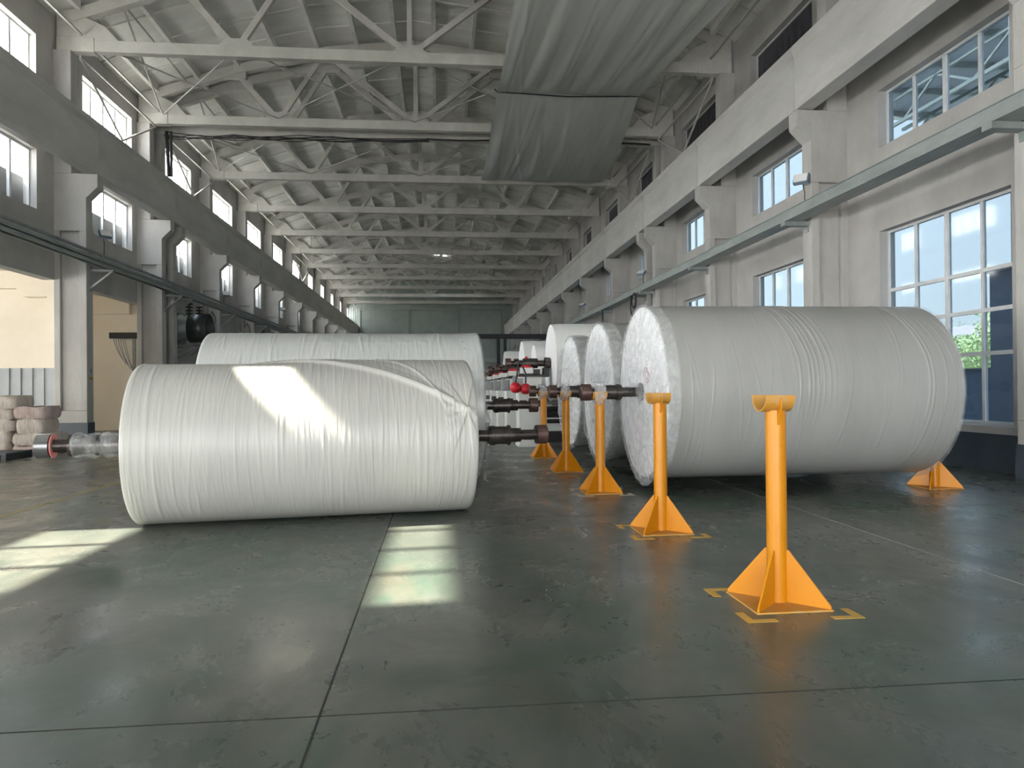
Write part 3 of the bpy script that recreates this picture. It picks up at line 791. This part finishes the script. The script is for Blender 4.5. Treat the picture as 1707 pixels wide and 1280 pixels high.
def film_cap(t_, x, side, R, seed, depth=.05, skirt=.35, sag=.0, sagt=PI, m_=None, amp=.016, name='plastic_film'):
    """crumpled clear film gathered over a roll end: from the shaft out over the rim and back along the body"""
    r_ = np.random.default_rng(seed); nt = 200; nr = 46; T = np.linspace(-PI, PI, nt, endpoint=False)
    P = np.zeros((nr, nt, 3)); ph = r_.uniform(0, 6, 12); fq = r_.integers(5, 34, 12)
    pleat = sum(np.sin(f * T + p) for f, p in zip(fq, ph)) / 4
    fine = np.convolve(np.tile(r_.normal(size=nt), 3), np.ones(5) / 5, 'same')[nt:2 * nt]
    for j in range(nr):
        v = j / (nr - 1)
        lob = sag * np.exp(-((np.abs(T) - PI) / .55) ** 2) if sagt == PI else 0
        if v < .55:
            w = v / .55; rad = .13 + (R + .01 - .13) * w; ax = -depth * (1 - w ** 3) - .012
            off = amp * (w ** 2.5) * (pleat * .6 + fine * (.4 + 1.1 * (w > .72) * np.sin((w - .72) / .28 * PI) ** 1))
            P[j, :, 0] = ax - np.abs(off); rad_ = rad + lob * w ** 2 + off * .25 * w
        else:
            w = (v - .55) / .45; ax = skirt * w; rad_ = R + .016 + lob * (1 - w) + amp * .55 * np.abs(pleat * .6 + fine * .5) * (1 - .55 * w)
            P[j, :, 0] = ax + .02 * fine * w
        P[j, :, 1] = -rad_ * np.sin(T); P[j, :, 2] = rad_ * np.cos(T)
    P[:, :, 0] = x + (P[:, :, 0] if side < 0 else -P[:, :, 0])
    mb = MB(); mb.grid(P, closed=True); return mb.build(name, m_ or M_film, t_)
film_cap(t2, L2, 1, 1.15, 11, .04, .3, -.02, m_=M_filmt)
# loose skirt of film hanging at the right end of roll 2
P = np.zeros((30, 26, 3))
for j in range(30):
    for q in range(26):
        a = .9 + 1.75 * q / 25; v = j / 29
        P[j, q] = (L2 + .02 + .06 * math.sin(q * 1.3 + v * 3) * v + .05 * v, -(1.19 + .02 * math.sin(q * 2.1)) * math.sin(a) * (1 - .10 * v), max(-1.14, 1.19 * math.cos(a) - .38 * v * abs(math.sin(a))))
MB().grid(P).build('loose_film', M_filmt, t2)

# right-hand rolls on the stands
RG = 'film-wrapped rolls carried on yellow stands at the right'
def foldA(s, T, L):
    u = s / L; E = 0
    for u0, h, t0, sp in ((.43, .010, .35, 1.3), (.445, .008, .75, .9), (.46, .007, .6, 1.0), (.48, .008, .8, .8), (.50, .007, .7, .9), (.40, .008, 1.1, .6), (.52, .005, .8, .7), (.84, .008, .6, 1.2), (.855, .006, 1.0, 1.0), (.90, .005, 1.2, .7), (.93, .005, 1.3, .6), (.96, .005, 1.2, .6)):
        c = u0 + .055 * np.sin((T - .1) * .9) ** 2 - .04 * np.clip(T - 1.2, 0, 3)
        E = E + h * np.exp(-((u - c) * L / .011) ** 2) * np.exp(-((T - t0) / sp) ** 4)
    return E
def foldB(s, T, L): return 0 * s * T
tA, LA = make_roll('largest film-wrapped paper roll on the right, nearest of those on yellow stands', (2.80, 9.9, 1.375), (6.72, 9.9, 1.375), 1.185, 1.185, M_wrapR, 60, 9, ns=520, nt=220, extra=foldA,
                   hr=(.001, .0035), wr=(.009, .016), tilt=.10, th=(-.8, 2.4), ln=(.4, 1.4), group=RG)
SEGA = [(.03, .125), (.26, .068), (.02, .10), (.05, .115), (.17, .10), (.03, .09), (.10, .085), (.06, .055)]
shaft(tA, LA, -1, 1.0, segs=SEGA)
film_cap(tA, 0, -1, 1.185, 21, .10, .16, .10, amp=.02)
mb = MB()   # faint pink hand marks on the paper end
for q in range(9):
    y = .05 + .05 * (q % 5); z = .28 - .07 * (q // 3); mb.tube([(-.006, -y - .1, z), (-.006, -y - .13, z + .05), (-.006, -y - .17, z - .02)], .006, 4)
mb.build('marker_scribble', M_pink, tA)
tB, LB = make_roll('second film-wrapped roll on the right, partly behind the largest one', (2.75, 12.5, 1.375), (6.7, 12.5, 1.375), 1.18, 1.18, M_wrapR, 50, 13, ns=200, nt=140, hr=(.001, .004), group=RG)
shaft(tB, LB, -1, 1.0, segs=SEGA)
film_cap(tB, 0, -1, 1.19, 22, .10, .22, .06, amp=.022)
tC, LC = make_roll('third film-wrapped roll on the right with crumpled film on its end', (2.72, 15.0, 1.375), (6.7, 15.0, 1.375), 1.13, 1.13, M_wrapR, 50, 17, ns=200, nt=140, hr=(.001, .004), group=RG)
shaft(tC, LC, -1, 1.0, segs=SEGA)
film_cap(tC, 0, -1, 1.14, 23, .16, .30, .05, amp=.035)
for t_, L_ in ((tA, LA), (tB, LB), (tC, LC)): shaft(t_, L_, 1, 1.0, segs=[(.03, .125), (.06, .1), (.06, .07), (.1, .06), (.05, .06)], end=.08)
film_cap(tA, LA, 1, 1.185, 31, .06, .06, .05, m_=M_filmt, amp=.008)
# tufts of torn film clinging to the shafts
def tuft(t_, x, seed, m_=None):
    r_ = np.random.default_rng(seed); nt, ns = 36, 22; P = np.zeros((ns, nt, 3))
    for j in range(ns):
        for q in range(nt):
            a = 2 * PI * q / nt; rad = .112 + .022 * r_.uniform(0, 1) + .02 * math.sin(3 * a + seed) + (.07 * max(0, -math.cos(a)) * math.sin(j / ns * PI))
            P[j, q] = (x - .17 * j / ns, -rad * math.sin(a), rad * math.cos(a))
    MB().grid(P, closed=True).build('shaft_film', m_ or M_film, t_)
tuft(tA, -.52, 1); tuft(tB, -.5, 2); tuft(tC, -.5, 3)

# yellow stands -----------------------------------------------------------------
def make_stand(x, y, lab):
    t_ = thing('roll_stand', lab, 'stand', (x, y, 0), 0, 'yellow steel roll stands')
    MB().box(-.255, .255, -.255, .255, 0, .012).build('base_plate', M_yel2, t_, bevel=.002)
    mb = MB(); mb.tube([(0, 0, .012), (0, 0, 1.285)], .066, 40); mb.build('post', M_yel, t_)
    for k in range(4):
        a = PI / 4 + k * PI / 2; mb = MB(); d = Vector((math.cos(a), math.sin(a), 0)); n = Vector((-d.y, d.x, 0)) * .006
        pr = [(.062, .012), (.345, .012), (.345, .03), (.078, .355), (.062, .355)]
        v = [d * r_ + Vector((0, 0, z)) + n * s for s in (-1, 1) for r_, z in pr]
        mb.add(v, [(0, 1, 2, 3, 4), (9, 8, 7, 6, 5)] + [(i, (i + 1) % 5, 5 + (i + 1) % 5, 5 + i) for i in range(5)]); mb.build('base_gusset', M_yel, t_)
    ro, ri, n = .112, .102, 24; mb = MB()
    pts = [(ro * math.cos(a), 1.385 + ro * math.sin(a)) for a in [PI + PI * k / n for k in range(n + 1)]] + [(ri * math.cos(a), 1.385 + ri * math.sin(a)) for a in [2 * PI - PI * k / n for k in range(n + 1)]]
    N = len(pts); v = [(xx, p[0], p[1]) for xx in (-.115, .085) for p in pts]; m_ = n + 1
    fs = [[i, i + 1, N + i + 1, N + i] for i in range(n)] + [[i, i + 1, N + i + 1, N + i] for i in range(m_, 2 * m_ - 1)] + [[n, m_, N + m_, N + n], [2 * m_ - 1, 0, N, N + 2 * m_ - 1]]
    for k in range(n):
        fs += [[k, k + 1, 2 * m_ - 2 - k, 2 * m_ - 1 - k], [N + k + 1, N + k, N + 2 * m_ - 1 - k, N + 2 * m_ - 2 - k]]
    mb.add(v, fs, False); mb.build('saddle', M_yel2, t_, bevel=.001)
    for s in (-1, 1):
        mb = MB(); mb.prism([(s * .06, 1.19), (s * .075, 1.19), (s * .118, 1.30), (s * .118, 1.37), (s * .1, 1.33), (s * .06, 1.28)], 'x', -.02, -.008); mb.build('saddle_rib', M_yel, t_)
    return t_
SX = 2.245
st0 = make_stand(SX, 4.69, 'tall yellow steel roll stand nearest the viewer, its saddle empty')
dup(st0, (2.21, 7.15, 0), 'yellow roll stand with an empty saddle, second from the viewer')
dup(st0, (2.21, 9.9, 0), 'yellow roll stand carrying the shaft of the largest right roll')
dup(st0, (2.19, 12.5, 0), 'yellow roll stand carrying the shaft of the second right roll')
dup(st0, (2.16, 15.0, 0), 'farthest yellow roll stand, beside the white machine')
dup(st0, (6.93, 9.62, 0), 'yellow roll stand under the right-hand end of the largest roll')
# tape corner marks round the stands
M_wtape = mat('worn_tape', (.5, .45, .33), rough=.7)
for k, (x, y, nm) in enumerate(((SX, 4.67, 'nearest'), (2.21, 7.13, 'second'), (2.21, 9.9, 'third'), (2.19, 12.5, 'fourth'))):
    t_ = thing('floor_tape', 'four corner marks of tape on the floor round the %s yellow stand' % nm, 'floor marking', (x, y, 0), 0, 'tape marks round the stands')
    a = .38; w = .055; l = .2
    for sx in (-1, 1):
        for sy in (-1, 1):
            mb = MB(); mb.prism([(sx * a, sy * a), (sx * (a - l), sy * a), (sx * (a - l), sy * (a - w)), (sx * (a - w), sy * (a - w)), (sx * (a - w), sy * (a - l)), (sx * a, sy * (a - l))], 'z', .001, .003)
            mb.build('corner_mark', M_tape if k < 2 else M_wtape, t_)

# unwinding machines in a row ------------------------------------------------------
UY = [18.0, 21.3, 24.4, 27.5, 30.7]
ML = ['nearest white unwinding machine in the row', 'second white unwinding machine in the row', 'third white unwinding machine in the row', 'fourth white unwinding machine in the row', 'farthest white unwinding machine in the row']
def make_machine(x, y, lab):
    t_ = thing('unwinder', lab, 'machine', (x, y, 0), 0, 'white unwinding machines')
    mb = MB(); H_ = 1.68
    mb.box(-.28, .28, -.35, -.30, 0.02, H_); mb.box(-.28, .28, .30, .35, 0.02, H_); mb.box(-.28, -.24, -.3, .3, .02, H_); mb.box(.24, .28, -.3, .3, .5, H_); mb.box(-.3, .3, -.4, .4, H_, H_ + .03); mb.box(-.3, .3, -.38, .38, 0, .06)
    mb.build('side_frame', M_mach, t_, bevel=.008)
    mb = MB(); mb.box(4.45, 4.75, -.35, .35, 0, H_); mb.build('far_side_frame', M_mach, t_, bevel=.008)
    for z, r_, nm in ((.98, .06, 'roller'), (.82, .05, 'roller'), (.62, .05, 'roller')):
        mb = MB(); mb.tube([(.28, -.25, z), (4.45, -.25, z)], r_, 16); mb.build(nm, M_chrome if z > .9 else M_black, t_)
    mb = MB(); mb.box(.28, 4.45, -.3, -.1, .38, .56); mb.build('cross_beam', M_mach, t_)
    mb = MB(); mb.box(.28, 4.45, -.3, .2, .1, .36); mb.build('lower_guard', M_black, t_)
    mb = MB(); mb.box(-.42, -.18, -.36, -.2, 1.36, 1.72); mb.box(-.38, -.22, -.38, -.3, 1.4, 1.6); mb.build('clamp_block', M_gdark, t_, bevel=.01)
    mb = MB(); mb.box(-.26, .5, -.2, .2, H_ + .03, H_ + .09); mb.box(.1, .26, -.25, .25, H_ + .09, H_ + .22); mb.box(.36, .52, -.12, .12, H_ + .05, H_ + .26); mb.build('bearing_carriage', M_black, t_, bevel=.01)
    mb = MB(); mb.box(-.2, .1, -.16, .16, H_ + .12, H_ + .26); mb.build('carriage_plate', M_mach, t_)
    mb = MB(); mb.lathe((-.05, 0, H_ + .26), (0, 0, 1), [(0, .001), (0, .17), (.05, .15), (.12, .05), (.28, .035), (.28, .001)], 20); mb.build('tension_cone', M_red, t_)
    for q in (-.18, .16):
        mb = MB(); mb.box(q - .09, q + .09, -.358, -.35, .98, 1.14); mb.build('hole_shade_plate', M_black, t_)  # black plates paint the shaded inside of cutouts onto the frame
    return t_
mc0 = make_machine(2.22, UY[0], ML[0])
for k in range(1, 5): dup(mc0, (2.22, UY[k] - .0, 0), ML[k])
SEGM = [(.03, .1), (.12, .15), (.18, .075), (.02, .12), (.35, .125), (.1, .08), (.12, .12), (.08, .07)]
for k, (R_, z, lab) in enumerate(((.98, 2.05, 'bare white paper roll mounted on the nearest unwinding machine'), (.72, 2.0, 'smaller bare white roll on the second unwinding machine'), (.97, 2.05, 'bare white roll on the third unwinding machine'),
                                  (.55, 2.0, 'thin bare roll on the fourth unwinding machine'), (.95, 2.05, 'bare white roll on the farthest unwinding machine'))):
    x0 = 2.78
    t_, L_ = make_roll(lab, (x0, UY[k], z), (x0 + 3.7, UY[k], z), R_, R_, M_paper, 4, 40 + k, ns=24, nt=96, group='bare rolls on the unwinding machines')
    shaft(t_, L_, -1, 1.0, segs=SEGM, end=.13)
# low frame that carries the unwinder shafts: raised cradle posts
t_ = thing('chain_hoist_blocks', 'two round red hoist blocks hanging on black chains', 'hoist', (1.93, 17.35, 1.45))
for q, (dx, dz) in enumerate(((-.1, 0), (.14, -.03))):
    mb = MB(); mb.lathe((dx, 0, dz - .13), (0, 0, 1), [(0, .001), (.01, .07), (.06, .12), (.13, .14), (.2, .12), (.25, .06), (.26, .001)], 20); mb.build('red_block', M_red, t_)
    mb = MB(); mb.tube([(dx, 0, dz + .13), (dx + .04 - .03 * q, 0, dz + .35), (dx * .2, .02, .62)], .022, 6); mb.build('chain', M_black, t_)

# dark steel gantry far down the hall
t_ = thing('steel_gantry', 'black steel gantry spanning the far part of the hall', 'gantry', (0, 46, 0))
MB().box(.6, 8.4, -.1, .1, 4.55, 4.85).build('top_beam', M_hem, t_)
for x in (.8, 3.78, 4.2, 8.2): MB().box(x - .1, x + .1, -.1, .1, 0, 4.55).build('post', M_hem, t_)
t_ = thing('press_machine', 'grey machinery standing by the far gantry', 'machine', (4.8, 50, 0))
MB().box(-.9, 1.2, -.6, .6, 0, 3.2).build('cabinet', M_gdark, t_, bevel=.03); MB().box(-.7, .9, -.75, -.6, 1.0, 1.6).build('control_panel', M_mach, t_); MB().box(-1.6, 1.6, -.4, .4, 3.2, 3.5).build('top_frame', M_galv, t_)

# grey shade cloth slung under the trusses ----------------------------------------
t_ = thing('shade_cloth', 'big grey cloth slung under the roof trusses at the right', 'cloth', (0, 0, 0))
def cloth(y0, y1, xl0, xl1, xr0, xr1, sag, z0, z1, seed, ny=90, nx=170):
    r_ = np.random.default_rng(seed); u = np.linspace(0, 1, nx)[None, :]; v = np.linspace(0, 1, ny)[:, None]
    xl = xl0 + (xl1 - xl0) * v; xr = xr0 + (xr1 - xr0) * v - .55 * np.sin(PI * v) * (sag > .5)
    X = xl + (xr - xl) * u + 0 * v; Y = y0 + (y1 - y0) * v + 0 * u; Z = z0 + (z1 - z0) * v - sag * 4 * v * (1 - v) * (.75 + .25 * np.sin(PI * u)) + 0 * u
    for _ in range(34):
        c = r_.uniform(0, 1); w = r_.uniform(.006, .022); h = r_.uniform(-.035, .045); b_ = r_.normal(0, .10); f = np.exp(-((u - c - b_ * (v - .5) - .08 * (v - .5) ** 2) / w) ** 2)
        Z = Z + h * f * (.35 + .65 * np.sin(PI * np.clip(v, 0, 1)))
    Z = Z + .04 * np.sin(u * 40 + 3 * v) * (v * (1 - v) * 4)
    return np.stack([X, Y, Z], -1)
c1 = MB(); c1.grid(cloth(13.6, 23.9, 1.8, 1.98, 7.9, 6.75, .75, 11.25, 11.2, 3)); o = c1.build('near_panel', M_cloth, t_)
c2 = MB(); c2.grid(cloth(23.9, 34.1, 1.98, 2.05, 6.75, 7.8, .42, 11.2, 11.2, 4)); o2 = c2.build('far_panel', M_cloth, t_)
mb = MB(); mb.tube([(1.9, 23.9, 11.3), (2.0, 23.9, 11.2), (4.3, 23.9, 11.12), (6.78, 23.9, 11.2)], .02, 6); mb.tube([(-10.5, 34.1, 11.33), (9.3, 34.1, 11.30)], .012, 6) if False else None
mb.build('support_wire', M_hem, t_)

# outside, right -----------------------------------------------------------------------
m = MB(); m.box(9.8, 140, -30, 160, -.3, -.05); structure(m.build('ground', M_ground))
t_ = thing('yard_fence', 'blue sheet fence running along the yard outside the right windows', 'fence', (0, 0, -.05))
MB().box(15.6, 15.75, 18.7, 45, 0, 1.9).build('sheet', M_fence, t_)
MB().box(15.55, 15.8, 18.7, 45, 1.9, 1.95).build('cap_rail', M_gdark, t_)
t_ = thing('blue_shed', 'dark blue shed standing close outside the nearest right window', 'shed', (15.0, 14.2, -.05))
MB().box(0, 3.5, 0, 4.3, 0, 4.5).build('wall', M_bld, t_); MB().box(-.1, 3.6, -.1, 4.4, 4.5, 4.6).build('roof', M_gdark, t_)
MB().box(-.02, 0, 2.1, 3.0, .4, 2.2).build('door', M_fence, t_)
t_ = thing('steel_post', 'tall blue-grey steel post outside the nearest right window', 'post', (14.4, 16.45, -.05)); MB().box(-.25, .25, -.28, .28, 0, 11).build('shaft', mat('post_blue', (.30, .36, .44), rough=.5), t_)
MB().box(-.4, .4, -.4, .4, 0, .06).build('foot_plate', M_gdark, t_)
t_ = thing('open_shed_roof', 'open shed roof on steel trusses outside the upper right window', 'roof', (0, 0, 0))
mb = MB(); mb.box(14.2, 19, 8, 24.5, 10.9, 11.0)
mb.build('roof_sheet', mat('shed_sheet', (.6, .62, .68), rough=.6), t_)
for q in range(9): MB().box(14.2, 19, 8.5 + 1.9 * q, 8.6 + 1.9 * q, 10.72, 10.9).build('purlin', M_galv, t_)
for xx in (14.6, 16.6):
    mb = MB(); mb.bar((xx, 8, 10.55), (xx, 24.5, 10.55), .1); mb.bar((xx, 8, 9.75), (xx, 24.5, 9.75), .1)
    for q in range(11): mb.bar((xx, 8 + 1.5 * q, 9.75 if q % 2 else 10.55), (xx, 9.5 + 1.5 * q, 10.55 if q % 2 else 9.75), .06)
    mb.build('lattice_girder', M_galv, t_)
t_ = thing('far_house', 'pale low house among trees outside the right window', 'house', (38, 47, -.05))
MB().box(0, 9, 0, 14, 0, 4.6).build('wall', mat('house_wall', (.75, .76, .78), rough=.8), t_)
mb = MB(); mb.prism([(-.4, 4.6), (9.4, 4.6), (4.5, 6.2)], 'y', -.4, 14.4); mb.build('roof', mat('house_roof', (.42, .36, .42), rough=.8), t_)
for q in range(5): MB().box(-.02, 0, 1 + 2.6 * q, 2.4 + 2.6 * q, 2.2, 3.8).build('window', M_bld, t_)
for q in range(3): MB().box(1 + 2.8 * q, 2.4 + 2.8 * q, -.02, 0, 2.2, 3.8).build('window', M_bld, t_)
def tree(x, y, h, r, seed, lab, mt):
    t_ = thing('tree', lab, 'tree', (x, y, -.05), 0, 'trees outside the right windows')
    r_ = np.random.default_rng(seed); mb = MB(); mb.tube([(0, 0, 0), (.1, 0, h * .5), (0, .1, h * .8)], [.2, .14, .06], 8); mb.build('trunk', M_trunk, t_)
    mb = MB(); nleaf = 5500; n = 0
    cs = [(r_.normal(0, r * .42), r_.normal(0, r * .42), h * .62 + r_.normal(0, h * .13), r_.uniform(.3, .55) * r) for _ in range(16)]
    while n < nleaf:
        cx, cy_, cz, cr = cs[r_.integers(0, 16)]; d = r_.normal(size=3); d /= np.linalg.norm(d); p = np.array([cx, cy_, cz]) + d * cr * r_.uniform(.6, 1.0)
        a = r_.normal(size=3); a /= np.linalg.norm(a); b_ = np.cross(a, d); b_ /= (np.linalg.norm(b_) + 1e-6); s_ = r_.uniform(.06, .14)
        mb.add([p - a * s_, p + b_ * s_ * .5, p + a * s_, p - b_ * s_ * .5], [(0, 1, 2, 3)]); n += 1
    mb.build('foliage', mt, t_)
tree(27, 33.0, 4.9, 2.1, 1, 'bright green bushy tree just beyond the yard fence', M_leaf)
tree(26, 27.4, 4.4, 1.9, 5, 'light green round tree beyond the yard fence, nearer end', M_leaf)
tree(56, 78, 9.6, 3.8, 2, 'grey-green tall tree behind the pale house, left one', M_leafd)
tree(56, 66, 10, 4.2, 3, 'grey-green tall tree behind the pale house, right one', M_leafd)
tree(28, 38.5, 4.6, 2.0, 4, 'light green tree beyond the yard fence, farther end', M_leaf)

# black cable coil and drop cables on the right tray, cable arcs on the left
mb = MB()
for q in range(3): mb.tube([(7.9 + .02 * q, 29.0 + (.28 + .03 * q) * math.cos(a), 4.95 + (.26 + .03 * q) * math.sin(a)) for a in [PI * (.05 + 1.9 * j / 20) + PI / 2 for j in range(21)]], .018, 5)
mb.tube([(7.9, 29.3, 5.2), (8.0, 29.8, 4.7), (8.3, 30.3, 4.1)], .025, 5)
tag(mb.build('cable_coil', M_black), 'black cable coil hanging from the right cable tray by the paired columns', 'cable')
mb = MB(); mb.tube([(8.0, 35.0, 5.2), (8.05, 35.1, 4.5), (8.4, 36.0, 3.8), (8.45, 36.1, 2.4)], .03, 5)
tag(mb.build('drop_cable', M_black), 'black cable dropping from the right tray beyond the coil', 'cable')
for k, y in enumerate((32.3, 38.2, 44.0)):
    mb = MB(); mb.tube([(-9.8, y, 5.0)] + [(-9.8, y + 1.1 * u / 8, 4.1 + .75 * math.sin(PI * (.25 + .55 * u / 8))) for u in range(9)] + [(-10.2, y + 1.4, 3.6), (-10.98, y + 1.45, 3.0)], .03, 5)
    tag(mb.build('drop_cable', M_gdark), 'grey cable arching down from the left busbar, %s beyond the fan' % ORD[k], 'cable', 'cables arching from the left busbar')
